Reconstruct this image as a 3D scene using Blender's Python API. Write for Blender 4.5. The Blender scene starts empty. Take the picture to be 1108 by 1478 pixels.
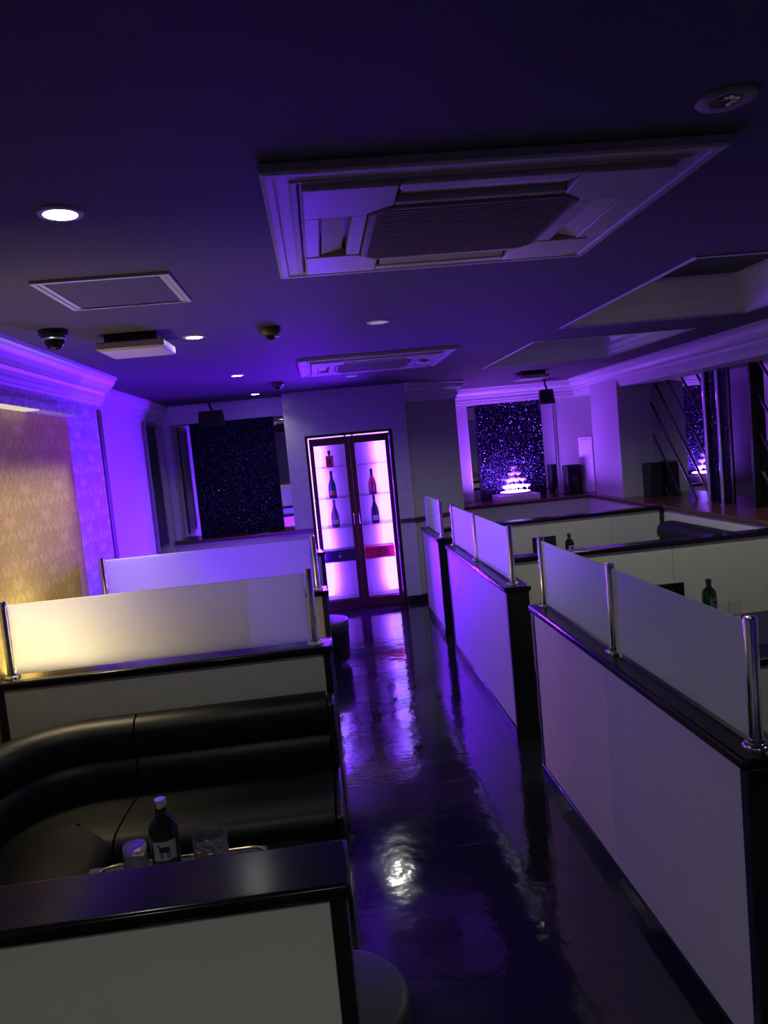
import bpy, bmesh, math, random
from mathutils import Matrix, Vector
random.seed(7)
sc = bpy.context.scene
COL = sc.collection

# ------------------------------------------------------------------ camera
F_PX, W_PX, H_PX = 1081.97, 1108, 1478
RT = Vector((0.9916990, -0.0871310, -0.0945580))
UP = Vector((0.1013555, 0.0772020, 0.9918503))
FW = Vector((0.0791208, 0.9932009, -0.0853924))
cd = bpy.data.cameras.new('camera')
cam = bpy.data.objects.new('camera', cd)
COL.objects.link(cam)
m = Matrix((RT, UP, -FW)).transposed().to_4x4()
m.translation = Vector((0, 0, 1.75))
cam.matrix_world = m
cd.sensor_fit = 'VERTICAL'
cd.sensor_height = 36.0
cd.lens = F_PX / H_PX * 36.0
cd.clip_start = 0.02
sc.camera = cam

# ------------------------------------------------------------------ world, exposure
w = bpy.data.worlds.new('world')
sc.world = w
w.use_nodes = True
w.node_tree.nodes['Background'].inputs['Color'].default_value = (0.01, 0.01, 0.015, 1)
w.node_tree.nodes['Background'].inputs['Strength'].default_value = 0.2
vs = sc.view_settings
sc.display_settings.display_device = 'sRGB'
vs.view_transform = 'Standard'
vs.look = 'None'
vs.exposure = 0.0
vs.gamma = 1.0
vs.use_curve_mapping = False
sc.cycles.max_bounces = 10
sc.cycles.diffuse_bounces = 3
sc.cycles.glossy_bounces = 5
sc.cycles.transmission_bounces = 8
sc.cycles.transparent_max_bounces = 12
sc.cycles.sample_clamp_indirect = 6.0
sc.cycles.caustics_reflective = False
sc.cycles.caustics_refractive = False
sc.cycles.use_denoising = True

# light levels (tuned together)
CAB_COL = (0.135, 0.007, 1.0)
PURPLE = (0.17, 0.026, 1.0)
MAGENTA = (0.30, 0.022, 1.0)
WHITE = (0.96, 1.0, 0.84)
P_WASH = 13.0           # LED wash over the cabinet's back panel
P_CABINET = 690.0      # LED panels inside the display cabinet
P_STAGE = 44.0        # LED par lamp behind the pillar
P_TOWER = 72.0         # lit base of the glass tower
P_GOLD = 4.6          # warm strip over the gold wallpaper
P_SPOT = 12.0          # white ceiling downlights

# ------------------------------------------------------------------ materials
def mat(name):
    mm = bpy.data.materials.new(name)
    mm.use_nodes = True
    nt = mm.node_tree
    return mm, nt, nt.nodes['Principled BSDF'], nt.nodes['Material Output']

def N(nt, t, **kw):
    n = nt.nodes.new(t)
    for k, v in kw.items():
        if hasattr(n, k):
            setattr(n, k, v)
        else:
            n.inputs[k].default_value = v
    return n

def simple(name, col, rough=0.5, metal=0.0, noise=0.0, nscale=20.0, bump=0.0, bscale=80.0, spec=0.5, coat=0.0):
    mm, nt, b, o = mat(name)
    b.inputs['Base Color'].default_value = (*col, 1)
    b.inputs['Roughness'].default_value = rough
    b.inputs['Metallic'].default_value = metal
    b.inputs['Specular IOR Level'].default_value = spec
    b.inputs['Coat Weight'].default_value = coat
    b.inputs['Coat Roughness'].default_value = 0.08
    tc = N(nt, 'ShaderNodeTexCoord')
    if noise:
        n = N(nt, 'ShaderNodeTexNoise', Scale=nscale, Detail=4.0)
        nt.links.new(tc.outputs['Object'], n.inputs['Vector'])
        mx = N(nt, 'ShaderNodeMix', data_type='RGBA')
        mx.inputs[6].default_value = (*[c * (1 - noise) for c in col], 1)
        mx.inputs[7].default_value = (*[min(1, c * (1 + noise)) for c in col], 1)
        nt.links.new(n.outputs['Fac'], mx.inputs[0])
        nt.links.new(mx.outputs[2], b.inputs['Base Color'])
    if bump:
        n2 = N(nt, 'ShaderNodeTexNoise', Scale=bscale, Detail=3.0)
        nt.links.new(tc.outputs['Object'], n2.inputs['Vector'])
        bp = N(nt, 'ShaderNodeBump', Strength=bump, Distance=0.01)
        nt.links.new(n2.outputs['Fac'], bp.inputs['Height'])
        nt.links.new(bp.outputs['Normal'], b.inputs['Normal'])
    return mm

def emit(name, col, k):
    mm, nt, b, o = mat(name)
    nt.nodes.remove(b)
    e = N(nt, 'ShaderNodeEmission')
    e.inputs['Color'].default_value = (*col, 1)
    e.inputs['Strength'].default_value = k
    nt.links.new(e.outputs[0], o.inputs['Surface'])
    return mm

def glass(name, col=(1, 1, 1), rough=0.0, ior=1.45):
    mm, nt, b, o = mat(name)
    b.inputs['Base Color'].default_value = (*col, 1)
    b.inputs['Transmission Weight'].default_value = 1.0
    b.inputs['Roughness'].default_value = rough
    b.inputs['IOR'].default_value = ior
    return mm

def crystal(k=.07, rough=.06):
    mm = glass('clear_glass', (0.97, 0.98, 0.98), rough, 1.5)
    nt = mm.node_tree
    b, o = nt.nodes['Principled BSDF'], nt.nodes['Material Output']
    d = N(nt, 'ShaderNodeBsdfTranslucent')
    d.inputs['Color'].default_value = (.9, .92, .92, 1)
    mx = N(nt, 'ShaderNodeMixShader'); mx.inputs[0].default_value = k
    nt.links.new(b.outputs[0], mx.inputs[1]); nt.links.new(d.outputs[0], mx.inputs[2]); nt.links.new(mx.outputs[0], o.inputs['Surface'])
    return mm

def pane_mat(name, tint=(1, 1, 1), refl=0.07):
    # thin clear pane: mostly straight-through with a weak mirror reflection
    mm, nt, b, o = mat(name)
    nt.nodes.remove(b)
    t = N(nt, 'ShaderNodeBsdfTransparent')
    t.inputs['Color'].default_value = (*tint, 1)
    g = N(nt, 'ShaderNodeBsdfGlossy')
    g.inputs['Roughness'].default_value = 0.02
    fr = N(nt, 'ShaderNodeLayerWeight', Blend=0.25)
    mp = N(nt, 'ShaderNodeMath', operation='MULTIPLY_ADD')
    mp.inputs[1].default_value = 0.6
    mp.inputs[2].default_value = refl * 0.5
    nt.links.new(fr.outputs['Fresnel'], mp.inputs[0])
    mx = N(nt, 'ShaderNodeMixShader')
    nt.links.new(mp.outputs[0], mx.inputs[0])
    nt.links.new(t.outputs[0], mx.inputs[1])
    nt.links.new(g.outputs[0], mx.inputs[2])
    nt.links.new(mx.outputs[0], o.inputs['Surface'])
    return mm

def frosted_mat():
    mm, nt, b, o = mat('frosted_glass')
    b.inputs['Base Color'].default_value = (0.60, 0.61, 0.62, 1)
    b.inputs['Roughness'].default_value = 0.42
    t = N(nt, 'ShaderNodeBsdfTranslucent')
    t.inputs['Color'].default_value = (0.85, 0.86, 0.87, 1)
    mx = N(nt, 'ShaderNodeMixShader')
    mx.inputs[0].default_value = 0.66
    nt.links.new(b.outputs[0], mx.inputs[1])
    nt.links.new(t.outputs[0], mx.inputs[2])
    nt.links.new(mx.outputs[0], o.inputs['Surface'])
    return mm

def damask(name, c1, c2, sx=0.16, sz=0.22, axis='Y', rough=0.5, nsc=22.0, contrast=0.08, spec=0.12):
    """wallpaper: a noise field folded into mirrored, half-dropped repeats"""
    mm, nt, b, o = mat(name)
    tc = N(nt, 'ShaderNodeTexCoord')
    sp = N(nt, 'ShaderNodeSeparateXYZ')
    nt.links.new(tc.outputs['Object'], sp.inputs[0])
    u = N(nt, 'ShaderNodeMath', operation='PINGPONG'); u.inputs[1].default_value = sx / 2
    nt.links.new(sp.outputs[axis], u.inputs[0])
    fl = N(nt, 'ShaderNodeMath', operation='DIVIDE'); fl.inputs[1].default_value = sx
    nt.links.new(sp.outputs[axis], fl.inputs[0])
    ff = N(nt, 'ShaderNodeMath', operation='FLOOR')
    nt.links.new(fl.outputs[0], ff.inputs[0])
    dr = N(nt, 'ShaderNodeMath', operation='MULTIPLY_ADD'); dr.inputs[1].default_value = sz / 2
    nt.links.new(ff.outputs[0], dr.inputs[0]); nt.links.new(sp.outputs['Z'], dr.inputs[2])
    v = N(nt, 'ShaderNodeMath', operation='FLOORED_MODULO'); v.inputs[1].default_value = sz
    nt.links.new(dr.outputs[0], v.inputs[0])
    cb = N(nt, 'ShaderNodeCombineXYZ')
    nt.links.new(u.outputs[0], cb.inputs[0]); nt.links.new(v.outputs[0], cb.inputs[1])
    no = N(nt, 'ShaderNodeTexNoise', Scale=nsc, Detail=2.0, Distortion=1.6)
    nt.links.new(cb.outputs[0], no.inputs['Vector'])
    cr = N(nt, 'ShaderNodeValToRGB')
    cr.color_ramp.elements[0].position = 0.5 - contrast / 2
    cr.color_ramp.elements[1].position = 0.5 + contrast / 2
    cr.color_ramp.elements[0].color = (*c1, 1)
    cr.color_ramp.elements[1].color = (*c2, 1)
    nt.links.new(no.outputs['Fac'], cr.inputs[0])
    nt.links.new(cr.outputs[0], b.inputs['Base Color'])
    b.inputs['Roughness'].default_value = rough
    b.inputs['Specular IOR Level'].default_value = spec
    return mm

def glitter_mat():
    mm, nt, b, o = mat('glitter')
    tc = N(nt, 'ShaderNodeTexCoord')
    vo = N(nt, 'ShaderNodeTexVoronoi', Scale=115.0)
    nt.links.new(tc.outputs['Object'], vo.inputs['Vector'])
    ge = N(nt, 'ShaderNodeNewGeometry')
    sub = N(nt, 'ShaderNodeVectorMath', operation='SUBTRACT'); sub.inputs[1].default_value = (0.5, 0.5, 0.5)
    nt.links.new(vo.outputs['Color'], sub.inputs[0])
    sc_ = N(nt, 'ShaderNodeVectorMath', operation='SCALE'); sc_.inputs['Scale'].default_value = 1.15
    nt.links.new(sub.outputs[0], sc_.inputs[0])
    ad = N(nt, 'ShaderNodeVectorMath', operation='ADD')
    nt.links.new(ge.outputs['Normal'], ad.inputs[0]); nt.links.new(sc_.outputs[0], ad.inputs[1])
    nm = N(nt, 'ShaderNodeVectorMath', operation='NORMALIZE')
    nt.links.new(ad.outputs[0], nm.inputs[0])
    nt.links.new(nm.outputs[0], b.inputs['Normal'])
    s2 = N(nt, 'ShaderNodeSeparateColor')
    nt.links.new(vo.outputs['Color'], s2.inputs[0])
    cr = N(nt, 'ShaderNodeValToRGB')
    cr.color_ramp.elements[0].position = 0.90; cr.color_ramp.elements[0].color = (0.009, 0.008, 0.026, 1)
    cr.color_ramp.elements[1].position = 0.98; cr.color_ramp.elements[1].color = (0.38, 0.39, 0.72, 1)
    nt.links.new(s2.outputs[1], cr.inputs[0])
    nt.links.new(cr.outputs[0], b.inputs['Base Color'])
    b.inputs['Metallic'].default_value = 0.9
    b.inputs['Roughness'].default_value = 0.3
    return mm

def floor_mat():
    mm, nt, b, o = mat('floor_gloss')
    b.inputs['Base Color'].default_value = (0.011, 0.010, 0.013, 1)
    b.inputs['Specular IOR Level'].default_value = 0.85
    b.inputs['Coat Weight'].default_value = 0.35
    b.inputs['Coat Roughness'].default_value = 0.05
    tc = N(nt, 'ShaderNodeTexCoord')
    mp = N(nt, 'ShaderNodeMapping'); mp.inputs['Scale'].default_value = (1.0, 0.8, 1.0)
    nt.links.new(tc.outputs['Object'], mp.inputs[0])
    n1 = N(nt, 'ShaderNodeTexNoise', Scale=3.2, Detail=5.0, Roughness=0.62)
    nt.links.new(mp.outputs[0], n1.inputs['Vector'])
    mr = N(nt, 'ShaderNodeMapRange'); mr.inputs[1].default_value = 0.35; mr.inputs[2].default_value = 0.7
    mr.inputs[3].default_value = 0.05; mr.inputs[4].default_value = 0.18
    nt.links.new(n1.outputs['Fac'], mr.inputs[0])
    nt.links.new(mr.outputs[0], b.inputs['Roughness'])
    n2 = N(nt, 'ShaderNodeTexNoise', Scale=7.0, Detail=3.0)
    nt.links.new(tc.outputs['Object'], n2.inputs['Vector'])
    # faint joints between the vinyl sheets
    br = N(nt, 'ShaderNodeTexBrick', Scale=1.0); br.offset = 0.0
    br.inputs['Color1'].default_value = (1, 1, 1, 1); br.inputs['Color2'].default_value = (1, 1, 1, 1)
    br.inputs['Mortar'].default_value = (0, 0, 0, 1); br.inputs['Mortar Size'].default_value = 0.002
    br.inputs['Brick Width'].default_value = 1.3; br.inputs['Row Height'].default_value = 0.62
    nt.links.new(tc.outputs['Object'], br.inputs['Vector'])
    a = N(nt, 'ShaderNodeMath', operation='MULTIPLY_ADD'); a.inputs[1].default_value = 0.35
    nt.links.new(br.outputs['Color'], a.inputs[0]); nt.links.new(n2.outputs['Fac'], a.inputs[2])
    bp = N(nt, 'ShaderNodeBump', Strength=0.16, Distance=0.014)
    nt.links.new(a.outputs[0], bp.inputs['Height'])
    nt.links.new(bp.outputs['Normal'], b.inputs['Coat Normal'])
    nt.links.new(bp.outputs['Normal'], b.inputs['Normal'])
    return mm

M = dict(
    cream=simple('cream_vinyl', (0.60, 0.58, 0.52), 0.62, noise=0.06, nscale=30, bump=0.10, bscale=160),
    cream2=simple('beige_wallpaper', (0.74, 0.63, 0.50), 0.7, noise=0.10, nscale=26, bump=0.25, bscale=110),
    plaster=simple('white_plaster', (0.62, 0.61, 0.60), 0.55, noise=0.03),
    wallgrey=damask('grey_wallpaper', (0.44, 0.42, 0.42), (0.50, 0.48, 0.48), axis='X'),
    wallleft=damask('silver_wallpaper', (0.36, 0.34, 0.42), (0.62, 0.58, 0.68), sx=0.24, sz=0.30, nsc=15.0, axis='Y', rough=0.35),
    gold=damask('gold_wallpaper', (0.48, 0.375, 0.135), (0.60, 0.48, 0.19), sx=0.24, sz=0.30, axis='Y', rough=0.5, nsc=15.0, contrast=0.16, spec=0.0),
    cornice=simple('cornice_white', (0.66, 0.64, 0.66), 0.45),
    ceiling=simple('ceiling_paint', (0.062, 0.060, 0.074), 0.75, noise=0.04),
    floor=floor_mat(),
    black=simple('black_laminate', (0.012, 0.011, 0.014), 0.28, spec=0.5),
    cap=simple('black_ledge', (0.008, 0.007, 0.010), 0.19, noise=0.3, nscale=9, spec=0.24),
    leather=simple('black_leather', (0.0045, 0.0055, 0.0085), 0.48, bump=0.15, bscale=14, spec=0.32),
    leather2=simple('stool_vinyl', (0.022, 0.021, 0.030), 0.5),
    chrome=simple('chrome', (0.75, 0.75, 0.77), 0.12, 1.0),
    steel=simple('dark_steel', (0.22, 0.22, 0.24), 0.25, 1.0),
    brass=simple('brass', (0.80, 0.58, 0.30), 0.22, 1.0),
    frost=frosted_mat(),
    mirror=simple('mirror', (0.72, 0.74, 0.76), 0.015, 1.0),
    smoke=simple('smoked_mirror', (0.20, 0.19, 0.23), 0.12, 1.0),
    glitter=glitter_mat(),
    sill=simple('red_brown_wood', (0.095, 0.034, 0.026), 0.22, noise=0.25, nscale=12, spec=0.6),
    frame=simple('cabinet_frame', (0.075, 0.014, 0.022), 0.32, spec=0.5),
    cabwhite=simple('cabinet_white', (0.85, 0.85, 0.87), 0.6),
    cabgrey=simple('cabinet_lining', (0.40, 0.40, 0.45), 0.6),
    pane=pane_mat('clear_pane'),
    shelf=pane_mat('shelf_glass', (0.72, 0.78, 0.80), 0.12),
    clear=crystal(),
    cut=crystal(.09, .05),
    green=glass('green_glass', (0.04, 0.24, 0.08)),
    acbeige=simple('aircon_plastic', (0.50, 0.46, 0.47), 0.45),
    acframe=simple('aircon_frame_paint', (0.46, 0.43, 0.46), 0.5, noise=0.22, nscale=30, bump=0.3, bscale=60),
    acgrille=simple('aircon_grille', (0.25, 0.20, 0.19), 0.6),
    dark=simple('dark_plastic', (0.014, 0.014, 0.016), 0.4),
    cloth=simple('speaker_cloth', (0.010, 0.010, 0.011), 0.85),
    grey=simple('grey_plastic', (0.30, 0.29, 0.28), 0.5),
    tablem=simple('dark_table', (0.014, 0.013, 0.016), 0.35),
    white=simple('white_plastic', (0.70, 0.70, 0.70), 0.4),
    lightbeige=simple('pale_panel', (0.62, 0.55, 0.48), 0.5),
)

# ------------------------------------------------------------------ mesh helpers
class MB:
    def __init__(s):
        s.v, s.f = [], []
    def add(s, vs_, fs_):
        k = len(s.v)
        s.v += [tuple(p) for p in vs_]
        s.f += [tuple(i + k for i in f) for f in fs_]
        return s
    def box(s, x0, x1, y0, y1, z0, z1):
        return s.add([(x0, y0, z0), (x1, y0, z0), (x1, y1, z0), (x0, y1, z0), (x0, y0, z1), (x1, y0, z1), (x1, y1, z1), (x0, y1, z1)],
                     [(0, 3, 2, 1), (4, 5, 6, 7), (0, 1, 5, 4), (1, 2, 6, 5), (2, 3, 7, 6), (3, 0, 4, 7)])
    def prism(s, pts, z0, z1):
        n = len(pts)
        v = [(x, y, z0) for x, y in pts] + [(x, y, z1) for x, y in pts]
        f = [tuple(range(n))[::-1], tuple(range(n, 2 * n))] + [(i, (i + 1) % n, n + (i + 1) % n, n + i) for i in range(n)]
        return s.add(v, f)
    def hull(s, a, b):
        """loft between two equal rings of 3-D points"""
        n = len(a)
        return s.add(list(a) + list(b), [tuple(range(n))[::-1], tuple(range(n, 2 * n))] + [(i, (i + 1) % n, n + (i + 1) % n, n + i) for i in range(n)])
    def lathe(s, prof, c=(0, 0, 0), seg=24):
        """prof: list of (r, z); r == 0 closes the end"""
        v, f, rings = [], [], []
        for r, z in prof:
            if r < 1e-6:
                rings.append([len(v)]); v.append((c[0], c[1], c[2] + z))
            else:
                rings.append(list(range(len(v), len(v) + seg)))
                for i in range(seg):
                    a = 2 * math.pi * i / seg
                    v.append((c[0] + r * math.cos(a), c[1] + r * math.sin(a), c[2] + z))
        for A, B in zip(rings, rings[1:]):
            for i in range(seg):
                j = (i + 1) % seg
                if len(A) == 1 and len(B) > 1: f.append((A[0], B[j], B[i]))
                elif len(B) == 1 and len(A) > 1: f.append((A[i], A[j], B[0]))
                elif len(A) > 1: f.append((A[i], A[j], B[j], B[i]))
        return s.add(v, f)
    def tube(s, pts, r, seg=10, closed=False):
        P = [Vector(p) for p in pts]
        n = len(P); v, f = [], []
        ref = None
        for i in range(n):
            if closed: t = (P[(i + 1) % n] - P[i - 1]).normalized()
            else: t = (P[min(i + 1, n - 1)] - P[max(i - 1, 0)]).normalized()
            if ref is None:
                ref = t.orthogonal().normalized()
            ref = (ref - t * ref.dot(t)).normalized()
            bi = t.cross(ref)
            for k in range(seg):
                a = 2 * math.pi * k / seg
                v.append(P[i] + ref * (r * math.cos(a)) + bi * (r * math.sin(a)))
        for i in range(n if closed else n - 1):
            for k in range(seg):
                a, b2 = i * seg, ((i + 1) % n) * seg
                f.append((a + k, a + (k + 1) % seg, b2 + (k + 1) % seg, b2 + k))
        if not closed:
            f.append(tuple(range(seg))[::-1]); f.append(tuple(range((n - 1) * seg, n * seg)))
        return s.add(v, f)
    def sweep(s, path, prof, closed=False, side=1):
        """closed profile (offset along the path's normal, z) swept along a plan path with mitred corners"""
        n = len(path); k = len(prof); v, f = [], []
        for i in range(n):
            p = Vector(path[i])
            d0 = (p - Vector(path[i - 1])).normalized() if (i > 0 or closed) else None
            d1 = (Vector(path[(i + 1) % n]) - p).normalized() if (i < n - 1 or closed) else None
            if d0 is None: d0 = d1
            if d1 is None: d1 = d0
            n0 = Vector((-d0.y, d0.x)) * side; n1 = Vector((-d1.y, d1.x)) * side
            mt = (n0 + n1); mt = mt / max(0.2, mt.length_squared) * 2
            for o_, z in prof:
                q = p + mt * o_
                v.append((q.x, q.y, z))
        for i in range(n if closed else n - 1):
            for j in range(k):
                a, b2 = i * k, ((i + 1) % n) * k
                f.append((a + j, a + (j + 1) % k, b2 + (j + 1) % k, b2 + j))
        if not closed:
            f.append(tuple(range(k))[::-1]); f.append(tuple(range((n - 1) * k, n * k)))
        return s.add(v, f)
    def build(s, name, ma, parent=None, smooth=False, bevel=0.0, bseg=2, loc=None):
        me = bpy.data.meshes.new(name)
        me.from_pydata(s.v, [], s.f)
        bm = bmesh.new(); bm.from_mesh(me)
        bmesh.ops.recalc_face_normals(bm, faces=bm.faces)
        bm.to_mesh(me); bm.free()
        me.materials.append(ma)
        o = bpy.data.objects.new(name, me)
        COL.objects.link(o)
        if parent: o.parent = parent
        if loc: o.location = loc
        if bevel:
            bv = o.modifiers.new('bevel', 'BEVEL'); bv.width = bevel; bv.segments = bseg; bv.limit_method = 'ANGLE'; bv.angle_limit = math.radians(40)
        if smooth or bevel:
            me.shade_smooth()
            if not smooth or bevel:
                me.set_sharp_from_angle(angle=math.radians(42))
            else:
                me.set_sharp_from_angle(angle=math.radians(50))
        return o

def tag(o, label=None, cat=None, group=None, kind=None):
    if label: o['label'] = label
    if cat: o['category'] = cat
    if group: o['group'] = group
    if kind: o['kind'] = kind
    return o

def thing(name, label, cat, loc=(0, 0, 0), rz=0.0, group=None):
    o = bpy.data.objects.new(name, None)
    o.empty_display_size = 0.05
    COL.objects.link(o)
    o.location = loc; o.rotation_euler = (0, 0, rz)
    return tag(o, label, cat, group)

def struct(o):
    o['kind'] = 'structure'
    return o

def dup(root, loc, rz=0.0, label=None):
    r = root.copy(); COL.objects.link(r); r.location = loc; r.rotation_euler = (0, 0, rz)
    if label: r['label'] = label
    for ch in list(root.children):
        c = ch.copy(); COL.objects.link(c); c.parent = r
        for g in list(ch.children):
            d = g.copy(); COL.objects.link(d); d.parent = c
    return r

def lamp(kind, name, parent, loc, power, col, size=0.1, rot=(0, 0, 0), sizey=None, spot=None, blend=0.6, spread=None):
    l = bpy.data.lights.new(name, kind)
    l.energy = power; l.color = col
    if kind == 'AREA':
        l.size = size
        if sizey: l.shape = 'RECTANGLE'; l.size_y = sizey
        if spread: l.spread = spread
    else:
        l.shadow_soft_size = size
    if kind == 'SPOT':
        l.spot_size = spot; l.spot_blend = blend
    o = bpy.data.objects.new(name, l)
    COL.objects.link(o)
    o.location = loc; o.rotation_euler = rot
    if parent: o.parent = parent
    return o

ZC = 2.435            # ceiling height
ZL = 0.896            # top of partitions and ledges

# ------------------------------------------------------------------ room shell
struct(MB().box(-1.75, 4.0, -2.7, 10.3, -0.06, 0).build('floor', M['floor']))

def ceiling():
    holes = [(1.70, 2.99, 3.17, 4.98), (1.70, 2.96, 5.61, 7.37)]
    xs = sorted({-1.85, 4.0, *[h[0] for h in holes], *[h[1] for h in holes]})
    ys = sorted({-2.7, 10.3, *[h[2] for h in holes], *[h[3] for h in holes]})
    b = MB()
    for x0, x1 in zip(xs, xs[1:]):
        for y0, y1 in zip(ys, ys[1:]):
            cx, cy = (x0 + x1) / 2, (y0 + y1) / 2
            if any(h[0] < cx < h[1] and h[2] < cy < h[3] for h in holes): continue
            b.box(x0, x1, y0, y1, ZC, ZC + 0.06)
    c = struct(b.build('ceiling', M['ceiling']))
    for h in holes:
        x0, x1, y0, y1 = h
        MB().box(x0 - .05, x1 + .05, y0 - .05, y1 + .05, 2.68, 2.72).build('coffer_top', M['ceiling'], c)
        s = MB()
        s.box(x0 - .05, x0, y0 - .05, y1 + .05, ZC + .06, 2.68).box(x1, x1 + .05, y0 - .05, y1 + .05, ZC + .06, 2.68)
        s.box(x0, x1, y0 - .05, y0, ZC + .06, 2.68).box(x0, x1, y1, y1 + .05, ZC + .06, 2.68)
        s.build('coffer_side', M['plaster'], c)
        prof = [(0, 2.68), (0.13, 2.68), (0.13, 2.66), (0.115, 2.655), (0.10, 2.63), (0.075, 2.595), (0.045, 2.56), (0.04, 2.53), (0.02, 2.50), (0.014, 2.47), (0.006, 2.465), (0.006, ZC - 0.004), (0, ZC - 0.004)]
        MB().sweep([(x0, y0), (x1, y0), (x1, y1), (x0, y1)], prof, closed=True).build('coffer_moulding', M['cornice'], c)
        MB().sweep([(x0, y0), (x1, y0), (x1, y1), (x0, y1)], [(-.014, ZC - .006), (0.006, ZC - .006), (0.006, ZC), (-.014, ZC)], closed=True).build('coffer_bead', M['cornice'], c)
    return c
ceiling()

# left wall near the camera with the gold alcove, far part set back
wl = MB()
AL0, AL1, AZ = 2.3, 4.745, 2.11
wl.box(-1.85, -1.5, -2.7, AL0, 0, ZC).box(-1.85, -1.5, AL1, 5.5, 0, ZC).box(-1.85, -1.5, AL0, AL1, AZ, ZC)
struct(wl.build('wall_left', M['wallleft']))
struct(MB().box(-1.85, -1.497, AL0, AL1, 0, AZ).build('wall_left_alcove', M['gold']))
struct(MB().box(-1.85, -1.73, 5.5, 9.1, 0, ZC).build('wall_left_far', M['plaster']))
struct(MB().box(-1.85, 4.0, -2.8, -2.7, 0, ZC).build('wall_rear', M['plaster']))
struct(MB().box(3.92, 4.0, -2.7, 10.3, 0, ZC).build('wall_right', M['wallgrey']))
# block that holds the lit cabinet; its right flank slants back
bk = MB().box(-0.335, -0.13, 8.27, 10.2, 0, ZC).box(0.83, 1.0, 8.27, 8.8, 0, ZC).box(-0.13, 0.83, 8.27, 8.8, 1.95, ZC).box(-0.13, 0.83, 8.72, 8.8, 0, 1.95)
struct(bk.build('wall_back', M['wallgrey']))
struct(MB().prism([(1.0, 8.3), (1.63, 8.63), (1.63, 8.76), (1.0, 8.76)], 0, ZC).build('wall_back_slanted', M['wallgrey']))
struct(MB().box(0.95, 3.92, 10.15, 10.25, 0, ZC).box(0.95, 1.0, 8.8, 10.15, 0, ZC).build('wall_back_right', M['plaster']))
struct(MB().box(-1.73, -0.335, 8.97, 9.1, 0, ZC).build('wall_back_left', M['plaster']))
struct(MB().box(-1.502, -1.494, 5.41, 5.5, .6, 2.2).build('shadow_gap_strip', M['black']))  # shade of the gap at the wall's end, put in as a black strip
struct(MB().box(-1.73, -1.655, 8.76, 8.97, ZL, ZC).build('wall_back_left_pier', M['plaster'], bevel=.01))
# pillar and soffit beam over the mirrors on the right
struct(MB().box(3.5, 3.92, 8.5, 9.35, ZL, ZC).build('wall_right_pillar', simple('pillar_paper', (0.56, 0.53, 0.56), .5, noise=.05, nscale=14)))
struct(MB().box(3.54, 3.92, -2.7, 8.5, 2.19, ZC).box(3.54, 3.92, 9.35, 10.15, 2.19, ZC).build('wall_right_soffit', M['plaster']))

# ledge walls with red-brown sills
def sill_wall(name, pts, top_pts):
    return None
struct(MB().box(1.63, 3.47, 9.42, 10.15, 0, ZL - .035).box(3.42, 3.92, -0.6, 9.42, 0, ZL - .035).build('wall_ledge_right', M['cream']))
struct(MB().prism([(1.0, 9.4), (3.40, 9.4), (3.40, -0.6), (3.92, -0.6), (3.92, 10.15), (1.0, 10.15)], ZL - .035, ZL + .004).build('trim_1', M['sill'], bevel=.008))
struct(MB().box(-1.73, -0.335, 8.70, 8.97, 0, ZL - .035).build('wall_ledge_left', M['cream']))
struct(MB().box(-1.73, -0.335, 8.68, 8.97, ZL - .035, ZL + .004).build('trim_2', M['sill'], bevel=.008))
# dado rail and skirting on the cabinet block
struct(MB().box(-0.335, -0.135, 8.25, 8.27, .905, .94).box(0.835, 1.0, 8.25, 8.27, .905, .94).hull([(1.0, 8.25, .905), (1.63, 8.61, .905), (1.63, 8.63, .905), (1.0, 8.30, .905)], [(1.0, 8.25, .94), (1.63, 8.61, .94), (1.63, 8.63, .94), (1.0, 8.30, .94)]).build('trim_3', M['sill']))
struct(MB().box(-0.335, -0.135, 8.25, 8.27, 0, .07).box(0.835, 1.0, 8.25, 8.27, 0, .07).hull([(1.0, 8.25, 0), (1.63, 8.61, 0), (1.63, 8.63, 0), (1.0, 8.30, 0)], [(1.0, 8.25, .07), (1.63, 8.61, .07), (1.63, 8.63, .07), (1.0, 8.30, .07)]).build('baseboard_back', M['black']))

# cornices
def cornice(name, path, side, proj=0.115, h=0.205, z=ZC, ma=None):
    k = proj / 0.12; q = h / 0.215
    p = [(0, 0), (.12, 0), (.12, .022), (.108, .028), (.104, .045), (.092, .07), (.07, .094), (.056, .104), (.056, .116), (.044, .122), (.036, .14), (.034, .166), (.022, .172), (.020, .195), (.012, .2), (.010, .215), (0, .215)]
    return struct(MB().sweep(path, [(a * k, z - b * q) for a, b in p], side=side).build(name, ma or M['cornice']))
cornice('trim_4', [(-1.5, -2.7), (-1.5, 5.5), (-1.73, 5.5), (-1.73, 8.76), (-1.655, 8.76), (-1.655, 8.80), (-0.335, 8.80)], -1)
struct(MB().box(-1.655, -0.335, 8.80, 8.97, 2.235, ZC).build('wall_back_left_header', M['plaster']))
cornice('trim_5', [(1.0, 8.3), (1.63, 8.63), (1.63, 8.76)], -1)
cornice('trim_6', [(1.0, 10.03), (3.54, 10.03), (3.54, -2.7)], -1, proj=.12, h=.235)
struct(MB().box(1.0, 3.54, 10.03, 10.15, 2.20, ZC).build('wall_back_right_header', M['plaster']))
struct(MB().box(1.84, 2.05, 10.06, 10.15, ZL, 2.2).build('trim_7', M['cornice'], bevel=.012))

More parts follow.
